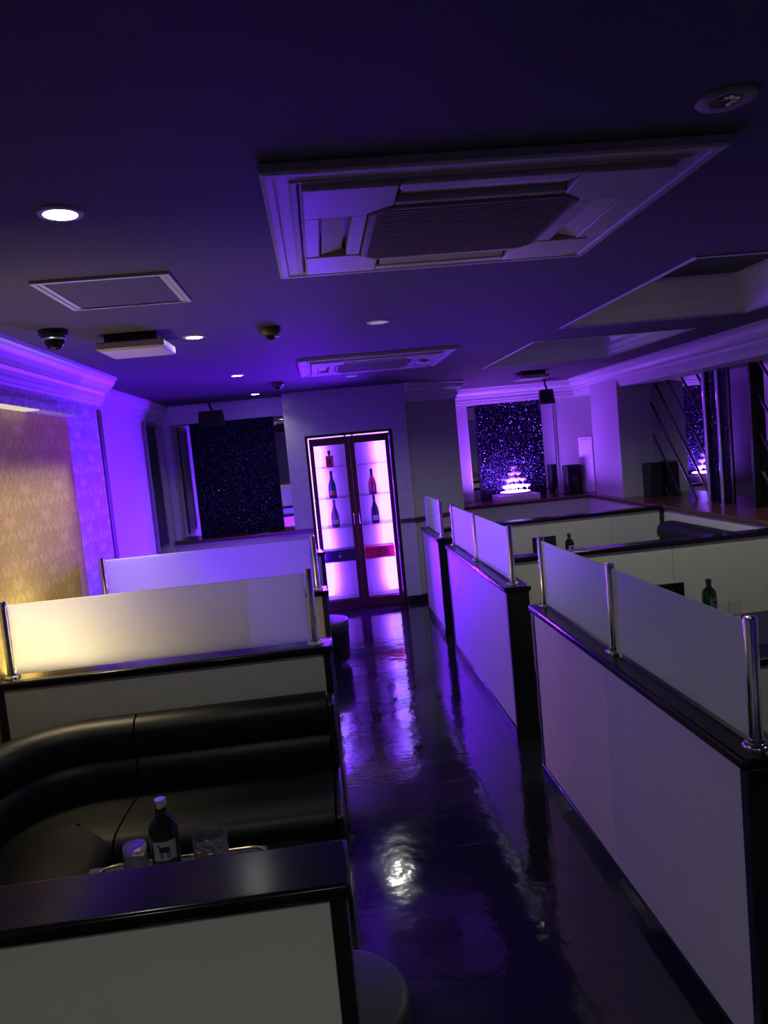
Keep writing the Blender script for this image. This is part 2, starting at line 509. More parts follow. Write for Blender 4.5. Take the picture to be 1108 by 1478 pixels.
# ------------------------------------------------------------------ niche mirrors and glitter panels
def glitter_panel(x0, x1, y, z0, z1, label):
    t = thing('glitter_panel', label, 'wall panel', ((x0 + x1) / 2, y, z0))
    hw = (x1 - x0) / 2
    MB().box(-hw, hw, -.03, 0, 0, z1 - z0).build('glitter_sheet', M['glitter'], t)
    for a in (-hw - .006, hw):
        MB().box(a, a + .006, -.032, 0, 0, z1 - z0).build('edge_strip', M['dark'], t)
    return t
def wall_mirror(x0, x1, y, z0, z1, label):
    o = MB().box(x0, x1, y - .012, y, z0, z1).build('wall_mirror', M['mirror'], bevel=.003)
    return tag(o, label, 'mirror')
glitter_panel(2.17, 3.07, 10.13, ZL + .004, 2.22, 'dark blue glitter wall panel behind the glowing glass tower')
wall_mirror(2.05, 2.164, 10.15, ZL + .004, 2.2, 'narrow mirror strip between white pilaster and glitter panel behind the glass tower')
wall_mirror(3.076, 3.25, 10.15, ZL + .004, 2.2, 'narrow mirror strip on the loudspeaker side of the glass tower')
glitter_panel(-1.45, -.49, 8.955, ZL + .004, 2.235, 'dark glitter wall panel in the niche next to the lit cabinet, ledge empty')
wall_mirror(-1.65, -1.456, 8.97, ZL + .004, 2.235, 'narrow mirror strip by the corner pier of the empty ledge')
wall_mirror(-.484, -.337, 8.97, ZL + .004, 2.235, 'narrow mirror strip between the glitter panel and the cabinet wall')
# dark framed panel hung on the far left wall
t = thing('framed_panel', 'tall dark framed panel with grey edge on the far purple wall', 'wall panel', (-1.73, 8.02, .9))
MB().box(0, .035, -.27, -.235, 0, 1.34).box(0, .035, .235, .27, 0, 1.34).box(0, .035, -.235, .235, 0, .04).box(0, .035, -.235, .235, 1.3, 1.34).build('frame', M['grey'], t, bevel=.006)
MB().box(.004, .024, -.235, .235, .04, 1.3).build('dark_face', M['dark'], t)

# ------------------------------------------------------------------ mirrored wall on the right
def mirror_bay(y0, y1, label, c_list):
    t = thing('mirror_panel', label, 'mirror', (3.92, (y0 + y1) / 2, ZL + .004))
    L = (y1 - y0) / 2; H = 2.19 - ZL - .006
    MB().box(-.02, 0, -L, L, 0, H).build('mirror_sheet', M['mirror'], t)
    for c in c_list:                      # diagonal bars: z = k (y - c), clipped to the bay
        k = 1.13
        ya = max(-L, c); yb = min(L, c + H / k)
        if yb - ya < .08: continue
        pa, pb = Vector((-.026, ya, k * (ya - c))), Vector((-.026, yb, k * (yb - c)))
        d = (pb - pa).normalized(); n_ = Vector((0, -d.z, d.y)) * .006; o_ = Vector((.006, 0, 0))
        MB().hull([pa - n_ - o_, pa + n_ - o_, pa + n_ + o_, pa - n_ + o_], [pb - n_ - o_, pb + n_ - o_, pb + n_ + o_, pb - n_ + o_]).build('bevel_strip', M['steel'], t)
    return t
mirror_bay(7.24, 8.5, 'tall wall mirror with slanting bars, between pillar and chrome poles', [-1.6, -1.28, -.96, -.64, -.32, 0.0, .32])
mirror_bay(4.2, 6.36, 'tall wall mirror with slanting bars at the picture edge, past the dark pilaster', [-1.9 + .30 * i for i in range(11)])
def chrome_pole(y, label):
    t = thing('chrome_pole', label, 'pole', (3.815, y, ZL + .004))
    H = 2.19 - ZL - .004
    MB().lathe([(0, 0), (.026, 0), (.026, H), (0, H)], seg=20).build('pole', M['chrome'], t, smooth=True)
    MB().lathe([(0, 0), (.042, 0), (.042, .008), (.03, .012), (0, .012)], seg=20).build('floor_flange', M['chrome'], t, smooth=True)
    return t
chrome_pole(7.12, 'chrome pole before the mirrors, the one nearer the pillar')
chrome_pole(6.87, 'chrome pole before the mirrors, the one beside the dark pilaster')
t = thing('dark_pilaster', 'dark glossy pilaster with black edges between chrome poles and slatted mirror', 'pilaster', (3.915, 6.55, ZL + .004))
MB().box(-.07, 0, -.14, .17, 0, 2.19 - ZL - .005).build('face', M['smoke'], t)
MB().box(-.08, 0, -.18, -.14, 0, 2.19 - ZL - .005).build('edge', M['black'], t, bevel=.004)
MB().box(-.08, 0, .17, .21, 0, 2.19 - ZL - .005).build('edge', M['black'], t, bevel=.004)
t = thing('dark_pilaster', 'narrow black upright with glitter strip behind the two chrome poles', 'pilaster', (3.915, 7.0, ZL + .004))
MB().box(-.03, 0, -.22, .23, 0, 2.19 - ZL - .005).build('face', M['glitter'], t)
MB().box(-.05, 0, .19, .23, 0, 2.19 - ZL - .005).build('edge', M['black'], t, bevel=.004)

# ------------------------------------------------------------------ booth partitions
def partition(label, loc, L, T, rz=0.0, seams=(), posts=(), glass_spans=(), left_face=True, kick=.07, ends=(True, True)):
    """runs along local X from -L/2 to L/2; faces at local y = -T/2 and T/2"""
    t = thing('booth_partition', label, 'partition', (*loc, 0), rz)
    h = L / 2; q = T / 2; zt = ZL - .034
    MB().box(-h + .004, h - .004, -q + .012, q - .012, 0.0, zt).build('core', M['black'], t)
    MB().box(-h - .012, h + .012, -q - .012, q + .012, zt, ZL).build('cap', M['cap'], t, bevel=.010, bseg=3)
    for s in (-1, 1):
        ya, yb = (-q, -q + .014) if s < 0 else (q - .014, q)
        xs = [-h + .034, *[x for x in seams], h - .034]
        for i, (a, b) in enumerate(zip(xs, xs[1:])):
            o = MB().box(a + (.0015 if i else 0), b - (.0015 if b < h - .035 else 0), ya + (.004 if s < 0 else 0), yb - (.004 if s > 0 else 0), kick, zt - .002).build('wall_panel', M['cream2'] if (len(xs) > 2 and i == 0 and s * 1 == SEAM_SIDE) else M['cream'], t)
            if len(xs) > 2 and i == 0 and s == SEAM_SIDE: o['label'] = 'textured beige panel beside the smoother grey one'
        MB().box(-h, h, ya - (.006 if s < 0 else 0), yb + (.006 if s > 0 else 0), 0, kick).build('kick_board', M['cap'], t, bevel=.004)
    for s, on in zip((-1, 1), ends):
        if on:
            a, b = (-h, -h + .034) if s < 0 else (h - .034, h)
            MB().box(a, b, -q, q, kick if False else 0.0, zt).build('end_panel', M['black'], t, bevel=.003)
    for x in posts:
        p = MB().lathe([(0, 0), (.0175, 0), (.0175, .334), (.014, .342), (0, .344)], seg=20).build('post', M['chrome'], t, smooth=True, loc=(x, 0, ZL))
        MB().lathe([(0, 0), (.036, 0), (.036, .004), (.030, .010), (.022, .012), (.022, .020), (0.0, .020)], seg=24).build('flange', M['chrome'], p, smooth=True)
    for a, b in glass_spans:
        MB().box(a, b, -.004, .004, ZL + .012, ZL + .325).build('glass_panel', M['frost'], t, bevel=.0015)
    return t
SEAM_SIDE = 1
RX = 1.045
def along_y(label, y0, y1, posts=(), seams=()):
    L = y1 - y0; c = (y0 + y1) / 2
    # local X -> world +Y ; local y=+T/2 -> world -X (the aisle side)
    ps = [p - c for p in posts]
    gl = [(a + .022, b - .022) for a, b in zip(ps, ps[1:])]
    return partition(label, (RX, c), L, .13, math.pi / 2, [s - c for s in seams], ps, gl)
SEAM_SIDE = 1
def r1():
    # the far stretch of the near partition is papered, the near stretch smooth
    t = along_y('long pale partition along the aisle with two frosted panes and three chrome posts', 1.73, 3.64, posts=(1.79, 2.715, 3.60), seams=(2.68,))
    return t
# the textured panel is the far one: give the seam helper the reversed order
_p = partition
t = r1()
for o in [c for c in t.children if c.name.startswith('wall_panel')]:
    c0 = sum(v.co.x for v in o.data.vertices) / len(o.data.vertices)
    yy = sum(v.co.y for v in o.data.vertices) / len(o.data.vertices)
    o.data.materials.clear()
    far = c0 > 0 and yy > 0
    o.data.materials.append(M['cream2'] if far else M['cream'])
    if far: o['label'] = 'textured beige panel beside the smoother grey one'
    elif 'label' in o: del o['label']
along_y('pale partition along the aisle, second from the camera, with two purple-lit panes', 4.13, 6.12, posts=(4.22, 5.19, 6.08))
along_y('short pale partition along the aisle with one frosted pane, nearest the lit cabinet', 6.58, 7.66, posts=(6.71, 7.62))
SEAM_SIDE = 0
def across(label, x0, x1, y0, y1, posts=(), gl=None, ends=(True, True), seams=()):
    c = (x0 + x1) / 2
    return partition(label, (c, (y0 + y1) / 2), x1 - x0, y1 - y0, 0.0, [q - c for q in seams], [p - c for p in posts], [(a - c, b - c) for a, b in (gl or [])], ends=ends)
across('low pale cross wall just behind the nearest chrome post, mostly hidden', 1.125, 3.40, 2.46, 2.59)
across('low pale cross wall with black ledge behind the green bottle and black card holder', 1.125, 3.40, 5.10, 5.23, seams=(1.78, 2.43))
across('low pale cross wall with black ledge meeting the red-brown sill below the pillar', 1.125, 3.40, 7.30, 7.43, seams=(2.15, 2.86))
across('low pale wall in front of the camera with broad black top, no glass', -1.485, -.035, 1.44, 1.60)
across('low pale cross wall behind the black sofa with one wide frosted pane', -1.485, -.035, 3.30, 3.45, posts=(-1.44, -.10), gl=[(-1.418, -.122)])
across('low cross wall with a purple frosted pane, third from the camera beside the alcove', -1.485, -.035, 4.66, 4.82, posts=(-1.40, -.09), gl=[(-1.378, -.112)])
across('low cross wall without glass in front of the cabinet, black ledge end showing', -1.715, -.035, 6.52, 6.68)

# ------------------------------------------------------------------ sofas
def arc(cx, cy, r, a0, a1, n):
    return [(cx + r * math.cos(a0 + (a1 - a0) * i / n), cy + r * math.sin(a0 + (a1 - a0) * i / n)) for i in range(n + 1)]
BACK = [(0, .36), (0, .69), (.012, .703), (.05, .712), (.09, .705), (.118, .685), (.132, .655), (.136, .60), (.130, .565), (.114, .548), (.136, .535), (.150, .50), (.152, .45), (.145, .40), (.13, .36)]
SEAT = [(.12, .30), (.12, .395), (.15, .405), (.40, .422), (.52, .420), (.565, .405), (.582, .375), (.575, .33), (.555, .30)]
PLINTH = [(.0, 0), (.0, .36), (.12, .36), (.12, .298), (.52, .298), (.52, 0)]
def sofa_module(t, path, side):
    MB().sweep(path, BACK, side=side).build('backrest', M['leather'], t, smooth=True)
    MB().sweep(path, SEAT, side=side).build('seat', M['leather'], t, smooth=True)
    MB().sweep(path, PLINTH, side=side).build('plinth', M['black'], t)
t = thing('corner_sofa', 'black leather corner sofa below the wide frosted pane', 'sofa')
# along the cross wall, then round the corner and down the left wall
sofa_module(t, [(-.075, 3.283), (-.30, 3.283), (-.60, 3.283), (-.885, 3.283)], 1)
sofa_module(t, [(-.893, 3.283), (-1.05, 3.283)] + arc(-1.05, 2.863, .42, math.pi / 2, math.pi, 10)[1:] + [(-1.47, 2.6), (-1.47, 2.2), (-1.47, 1.75)], 1)
MB().box(-.072, -.040, 2.70, 3.283, 0, .40).box(-.072, -.040, 3.13, 3.283, .40, .69).build('side_panel', M['black'], t, bevel=.01)
t = thing('bench_sofa', 'black padded sofa against the sill wall in the booth behind the cross wall', 'sofa')
sofa_module2 = [(a, b + .06) for a, b in BACK]
MB().sweep([(3.41, 7.02), (3.41, 6.4), (3.41, 5.27)], [(a * 1.6, b + (.07 if b > .5 else 0)) for a, b in BACK], side=-1).build('backrest', M['leather'], t, smooth=True, bevel=.03)
MB().sweep([(3.41, 7.02), (3.41, 5.27)], SEAT, side=-1).build('seat', M['leather'], t, smooth=True)
MB().sweep([(3.41, 7.02), (3.41, 5.27)], PLINTH, side=-1).build('plinth', M['black'], t)

# ------------------------------------------------------------------ tables, stools
def table(label, cx, cy, wx, wy, h=.66):
    t = thing('booth_table', label, 'table', (cx, cy, 0))
    MB().box(-wx / 2, wx / 2, -wy / 2, wy / 2, h - .03, h).build('table_top', M['tablem'], t, bevel=.008)
    MB().lathe([(0, 0), (.03, 0), (.03, h - .03), (0, h - .03)], seg=20).build('leg', M['steel'], t, smooth=True)
    MB().lathe([(0, 0), (.17, 0), (.17, .012), (.05, .03), (0, .03)], seg=28).build('foot', M['black'], t, smooth=True)
    return t
table('dark table holding the gold-rimmed tray, before the black corner sofa', -.505, 1.90, .50, .36)
table('dark glossy table with green bottle and glasses behind the nearest frosted panes', 2.05, 3.60, 1.05, .56)
table('dark table with green bottle and card holder in the second booth off the aisle', 2.0, 6.00, .80, .46)
def stool(label, x, y, r=.2, h=.38):
    t = thing('round_stool', label, 'stool', (x, y, 0))
    MB().lathe([(0, h - .09), (r - .006, h - .09), (r, h - .08), (r, h - .018), (r - .008, h - .005), (r - .022, h), (0, h + .004)], seg=40).build('cushion', M['leather2'], t, smooth=True)
    MB().lathe([(0, .03), (r - .03, .03), (r - .008, .06), (r - .004, h - .09), (0, h - .09)], seg=40).build('drum', M['leather'], t, smooth=True)
    for k in range(4):
        a = math.pi / 4 + k * math.pi / 2
        MB().lathe([(0, 0), (.018, 0), (.02, .03), (0, .03)], (( r - .07) * math.cos(a), (r - .07) * math.sin(a), 0), 12).build('foot', M['dark'], t, smooth=True)
    return t
stool('round stool with grey vinyl top beside the nearest low wall', -.105, 1.815, .2, .37)
stool('round black stool with purple-lit top in the aisle near the cabinet', -.09, 6.15, .2, .38)

# ------------------------------------------------------------------ drinks
def green_bottle(label, x, y, z, rz=0.0):
    t = thing('green_bottle', label, 'bottle', (x, y, z), rz, 'green glass bottles on the booth tables')
    MB().lathe([(0, 0), (.033, 0), (.037, .004), (.037, .156), (.036, .164), (.030, .176), (.020, .186), (.0145, .193), (.0135, .213), (.0150, .216), (.0150, .221), (.012, .223),
                (.010, .221), (.0105, .193), (.026, .173), (.0335, .162), (.0335, .008), (0, .006)], seg=32).build('body', M['green'], t, smooth=True)
    MB().lathe([(0, .214), (.0150, .214), (.0156, .217), (.0156, .231), (.0142, .235), (0, .235)], seg=24).build('screw_cap', M['silvercap'] if x < 0 else M['darkcap'], t, smooth=True)
    def patch(z0, z1, half, r, ma, nm):
        b = MB(); n = 14
        pts = [(-math.pi / 2 - half + 2 * half * i / n) for i in range(n + 1)]
        b.add([(r * math.cos(a), r * math.sin(a), zz) for zz in (z0, z1) for a in pts], [(i, i + 1, n + 2 + i, n + 1 + i) for i in range(n)])
        return b.build(nm, ma, t, smooth=True)
    patch(.086, .136, .82, .0376, M['labelw'], 'upper_label')
    patch(.026, .084, .82, .0376, M['labeln'], 'lower_label')
    # dark walking-animal mark on the upper label
    mk = MB()
    def blob(pts):
        mk.add([(.0381 * math.sin(u / .0381), -.0381 * math.cos(u / .0381), zz - .002) for u, zz in pts], [tuple(range(len(pts)))])
    for i in range(9):
        ua, ub = -.014 + .003 * i, -.014 + .003 * (i + 1)
        top = lambda u: .122 + .003 * math.cos(u * 120)
        blob([(ua, .110), (ub, .110), (ub, top(ub)), (ua, top(ua))])
    blob([(-.013, .119), (-.019, .129), (-.0165, .133), (-.009, .124)])
    for u in (-.012, -.007, .006, .011):
        blob([(u - .0013, .111), (u + .0013, .111), (u + .0016, .094), (u - .0008, .094)])
    blob([(-.016, .130), (-.017, .137), (-.014, .132)])
    mk.build('label_mark', M['dark'], t)
    return t
M['darkcap'] = simple('dark_cap', (.012, .03, .016), .35)
M['silvercap'] = simple('silver_cap', (0.75, 0.75, 0.74), 0.3, 1.0)
M['labelw'] = simple('label_white', (0.42, 0.42, 0.42), 0.6, noise=.1)
M['labeln'] = simple('label_navy', (0.035, 0.045, 0.075), 0.5)
green_bottle('green glass bottle with white and navy labels on the gold-rimmed tray', -.499, 1.925, .666, .18)
green_bottle('green glass bottle beside two tumblers behind the nearest frosted pane', 1.985, 3.775, .66, .4)
green_bottle('small green bottle next to a black card holder in the far booth', 2.0, 6.05, .66, .3)

def tumbler(label, x, y, z, r, h, facets=False, flip=False):
    t = thing('tumbler', label, 'glass', (x, y, z))
    n = 20 if facets else 28
    if facets:
        b = MB(); prof = [(0, 0), (r * .86, 0), (r * .94, .006)] + [(r * (.95 + .045 * (i % 2)), .010 + (h * .62) * i / 8) for i in range(9)] + [(r * .97, h * .72), (r, h)]
        prof += [(r - .003, h), (r * .97 - .004, h * .72), (r * .88 - .003, .022), (0, .02)]
        b.lathe(prof, seg=n)
        # alternate the angle of each band so the wall breaks into diamonds
        for i, (x_, y_, z_) in enumerate(b.v):
            if .008 < z_ < h * .68 and math.hypot(x_, y_) > r * .9:
                k = 1 + .07 * math.cos(n / 2 * math.atan2(y_, x_) + (z_ * 260))
                b.v[i] = (x_ * k, y_ * k, z_)
        o = b.build('cut_body', M['cut'], t, smooth=False)
    else:
        prof = [(0, 0), (r * .82, 0), (r * .86, .003), (r, h), (r - .0022, h), (r * .84 - .002, .018), (0, .016)]
        if flip:
            prof = [(a, h - b) for a, b in prof]
        MB().lathe(prof, seg=n).build('body', M['clear'], t, smooth=True)
    return t
tumbler('cut-glass tumbler on the gold-rimmed tray', -.385, 1.93, .666, .046, .122, facets=True)
tumbler('plain glass turned upside down on the gold-rimmed tray', -.576, 1.92, .666, .034, .125, flip=True)
tumbler('clear tumbler next to the green bottle behind the frosted pane', 2.07, 3.79, .66, .030, .09)
tumbler('clear tumbler nearest the dark chrome post on the second table', 2.14, 3.80, .66, .030, .09)
# tray with bent brass rim handles
t = thing('serving_tray', 'dark serving tray with raised gold wire rim on the first table', 'tray', (-.47, 1.893, .66))
def rrect(hx, hy, r, n=6):
    out = []
    for cx, cy, a in ((hx - r, hy - r, 0), (-hx + r, hy - r, 90), (-hx + r, -hy + r, 180), (hx - r, -hy + r, 270)):
        for i in range(n + 1):
            q = math.radians(a + 90 * i / n); out.append((cx + r * math.cos(q), cy + r * math.sin(q)))
    return out
MB().prism(rrect(.222, .105, .045), 0, .006).build('tray_base', M['tablem'], t)
MB().tube([(x, y, .038) for x, y in rrect(.225, .108, .05)], .0042, 8, closed=True).build('wire_rim', M['brass'], t, smooth=True)
for sx, sy in ((-.15, .108), (.15, .108), (-.15, -.108), (.15, -.108), (-.225, 0), (.225, 0)):
    MB().lathe([(0, 0), (.003, 0), (.003, .038), (0, .038)], (sx, sy, 0), 8).build('rim_stud', M['brass'], t, smooth=True)
t = tag(MB().box(-.014, .012, -.010, .010, 0, .062).build('paper_card', M['white'], bevel=.002, loc=(-.548, 1.875, .666)), 'small white folded card between upturned glass and bottle', 'card')
def card_holder(label, x, y, wx=.2):
    t = thing('card_holder', label, 'menu holder', (x, y, .66))
    MB().box(-wx / 2, wx / 2, -.008, .008, .012, .228).build('black_face', M['cloth'], t, bevel=.003)
    MB().box(-wx / 2 - .004, wx / 2 + .004, -.04, .04, 0, .012).build('stand', M['dark'], t, bevel=.002)
    return t
card_holder('black upright card holder behind the nearest frosted pane', 1.76, 3.80)
card_holder('black upright card holder beside the far green bottle', 1.79, 6.06)

# ------------------------------------------------------------------ lit display cabinet
def cabinet():
    x0, x1, y, yb, H = -.115, .812, 8.245, 8.70, 1.938
    t = thing('display_cabinet', 'tall lit display cabinet with two glazed doors, purple LED interior and bottles', 'cabinet', ((x0 + x1) / 2, y, 0))
    hw = (x1 - x0) / 2; D = yb - y
    b = MB().box(-hw, -hw + .018, .02, D, 0, H).box(hw - .018, hw, .02, D, 0, H).box(-hw, hw, .02, D, H - .018, H).box(-hw, hw, .02, D, 0, .075)
    b.build('carcass', M['cabgrey'], t)
    MB().box(-hw, hw, D - .015, D, .075, H - .018).build('back_panel', M['cabwhite'], t)
    # outer surround
    f = MB().box(-hw, -hw + .012, 0, .03, 0, H).box(hw - .025, hw, 0, .03, 0, H).box(-hw, hw, 0, .03, H - .012, H).box(-hw, hw, 0.0, .03, 0, .03)
    f.build('surround', M['frame'], t, bevel=.002)
    MB().box(-.02, .02, .03, D - .02, .075, H - .018).build('divider', M['cabgrey'], t)
    led = M['ledstrip']
    MB().box(-hw + .014, -hw + .022, .006, .012, .70, H - .02).build('led_strip', led, t)
    MB().box(-hw + .022, -.055, .006, .012, H - .024, H - .016).build('led_strip', led, t)
    MB().box(-.03, .025, .006, .012, H - .024, H - .016).build('led_strip', led, t)
    MB().box(.05, hw - .02, .006, .012, H - .024, H - .016).build('led_strip', led, t)
    # doors
    for s in (-1, 1):
        xa, xb = (-hw + .026, -.003) if s < 0 else (.003, hw - .026)
        so, si = .044, .052        # outer and middle stile widths
        a, c = (xa + so, xb - si) if s < 0 else (xa + si, xb - so)
        z0, z1 = .034, H - .03
        d = MB().box(xa, a, 0, .024, z0, z1).box(c, xb, 0, .024, z0, z1).box(a, c, 0, .024, z1 - .078, z1).box(a, c, 0, .024, z0, z0 + .072).build('door', M['frame'], t, bevel=.003)
        MB().box(a, c, .010, .014, z0 + .072, z1 - .078).build('door_glass', M['pane'], d)
        hx = -.028 if s < 0 else .031
        MB().tube([(hx, -.002, .93), (hx, -.022, .94), (hx, -.022, 1.055), (hx, -.002, 1.065)], .004, 8).build('handle', M['chrome'], d, smooth=True)
        MB().box(a, c, .026, .032, z0 + .072, z0 + .084).build('bottom_rail', M['frame'], d)
    for s in (-1, 1):
        xa, xb = (-hw + .018, -.02) if s < 0 else (.02, hw - .018)
        for z in (1.59, 1.243, .915, .535):
            MB().box(xa + .001, xb - .001, .05, D - .016, z - .005, z).build('shelf', M['shelf'], t)
        # light strip standing behind the outer stile
        xl = xa + .014 if s < 0 else xb - .014
        MB().box(xl - .012 - (.095 if s > 0 else 0), xl + .012 + (.095 if s < 0 else 0), D - .024, D - .016, .09, H - .04).build('led_panel', M['ledtube'], t)
        lamp('AREA', 'cabinet_wash', t, (xl - .11 * s, D - .09, 1.0), P_WASH, (0.20, 0.055, 1.0), .03, (math.radians(90), 0, 0), 1.75)
        tilt, spr, pw = (44, 112, .60) if s > 0 else (86, 84, .26)
        lamp('AREA', 'cabinet_light', t, (xl - .012 * s, .085, 1.0), P_CABINET * pw, CAB_COL, 1.75, (0, math.radians(90) * (-1 if s < 0 else 1), math.radians(tilt * s)), .05, spread=math.radians(spr))
    return t
M['ledstrip'] = emit('led_strip_light', (0.85, 0.42, 1.0), 2.2)
M['ledtube'] = emit('led_tube_light', (0.30, 0.14, 1.0), 6.0)
cabinet()
def champagne(label, x, z, col, foil, lab, h=.30, rough=.2, metal=.8):
    t = thing('champagne_bottle', label, 'bottle', (x, 8.42, z), 0, 'bottles in the lit cabinet')
    k = h / .30
    MB().lathe([(0, 0), (.040, 0), (.044, .006), (.045, .09), (.044, .125), (.036, .165), (.022, .205), (.0155, .235), (.014, .29), (.015, .294), (0, .30)], seg=28).build('body', simple('bottle_' + foil, col, rough, metal), t, smooth=True)
    t.scale = (1, 1, k)
    MB().lathe([(.0162, .228), (.0158, .262), (.0165, .296), (.0165, .301), (0, .303)], seg=20).build('foil', M[foil], t, smooth=True)
    b = MB(); n = 10; r = .0462
    pts = [-math.pi / 2 - .75 + 1.5 * i / n for i in range(n + 1)]
    b.add([(r * math.cos(a), r * math.sin(a), zz) for zz in (.03, .085) for a in pts], [(i, i + 1, n + 2 + i, n + 1 + i) for i in range(n)])
    b.build('label', M[lab], t, smooth=True)
    return t
M['foil_dark'] = simple('foil_dark', (.015, .015, .02), .3, .6)
M['foil_gold'] = simple('foil_gold', (.55, .38, .14), .3, 1)
M['foil_silver'] = simple('foil_silver', (.25, .22, .3), .3, 1)
M['lab_gold'] = simple('lab_gold', (.45, .32, .15), .35, .8)
M['lab_red'] = simple('lab_red', (.25, .03, .04), .4)
M['lab_white'] = simple('lab_white', (.7, .68, .66), .5)
champagne('teal and bronze bottle on the second shelf of the cabinet, left door', .118, 1.243, (.05, .16, .22), 'foil_dark', 'lab_gold')
champagne('red-brown bottle with dark neck behind the cabinet door on the second shelf', .568, 1.243, (.30, .06, .06), 'foil_dark', 'lab_red', h=.285)
champagne('violet metallic bottle on the third shelf of the cabinet, left door', .118, .915, (.34, .20, .36), 'foil_silver', 'lab_white', h=.305)
champagne('black bottle with pale labels on the third shelf of the cabinet', .570, .915, (.02, .02, .03), 'foil_dark', 'lab_white', h=.315)
t = thing('decanter', 'square red-framed decanter with round stopper on the top cabinet shelf', 'bottle', (.118, 8.42, 1.59), 0, 'bottles in the lit cabinet')
RED = simple('red_lacquer', (.55, .02, .03), .25)
MB().box(-.042, .042, -.022, .022, 0, .018).box(-.042, .042, -.022, .022, .10, .125).box(-.042, -.026, -.022, .022, .018, .10).box(.026, .042, -.022, .022, .018, .10).build('frame', RED, t, bevel=.003)
MB().box(-.026, .026, -.012, .012, .018, .10).build('glass_body', simple('amber', (.45, .16, .20), .15), t)
MB().box(-.010, .010, -.016, -.012, .035, .085).build('picture_plate', M['foil_dark'], t)
MB().lathe([(0, .125), (.012, .125), (.010, .145), (.018, .155), (.018, .172), (.008, .185), (0, .187)], seg=18).build('stopper', M['foil_dark'], t, smooth=True)
def gift_box(label, x0, x1, col, emblem, mat2):
    t = thing('gift_box', label, 'box', ((x0 + x1) / 2, 8.42, .535), 0)
    hw = (x1 - x0) / 2
    MB().box(-hw, hw, -.10, .10, 0, .125).build('box_body', simple('box_' + emblem, col, .4), t, bevel=.004)
    MB().box(-hw - .001, hw + .001, -.102, .102, .088, .091).build('lid_seam', M['dark'], t)
    if emblem == 'diamond':
        MB().hull([(0, -.104, .035), (.018, -.104, .055), (0, -.104, .075), (-.018, -.104, .055)], [(0, -.1, .035), (.018, -.1, .055), (0, -.1, .075), (-.018, -.1, .055)]).build('emblem', mat2, t)
    else:
        MB().hull([(.012, -.104, .070), (.006, -.104, .080), (-.006, -.104, .080), (-.012, -.104, .070), (-.006, -.104, .060), (.006, -.104, .060)],
                  [(.012, -.1, .070), (.006, -.1, .080), (-.006, -.1, .080), (-.012, -.1, .070), (-.006, -.1, .060), (.006, -.1, .060)]).box(-.03, .03, -.104, -.1, .034, .040).build('emblem', mat2, t)
    return t
gift_box('flat navy gift box with pale diamond emblem in the lit cabinet', -.045, .300, (.012, .012, .06), 'diamond', M['lab_white'])
gift_box('flat red gift box with dark emblem in the lit cabinet', .395, .745, (.50, .012, .03), 'seal', M['foil_dark'])

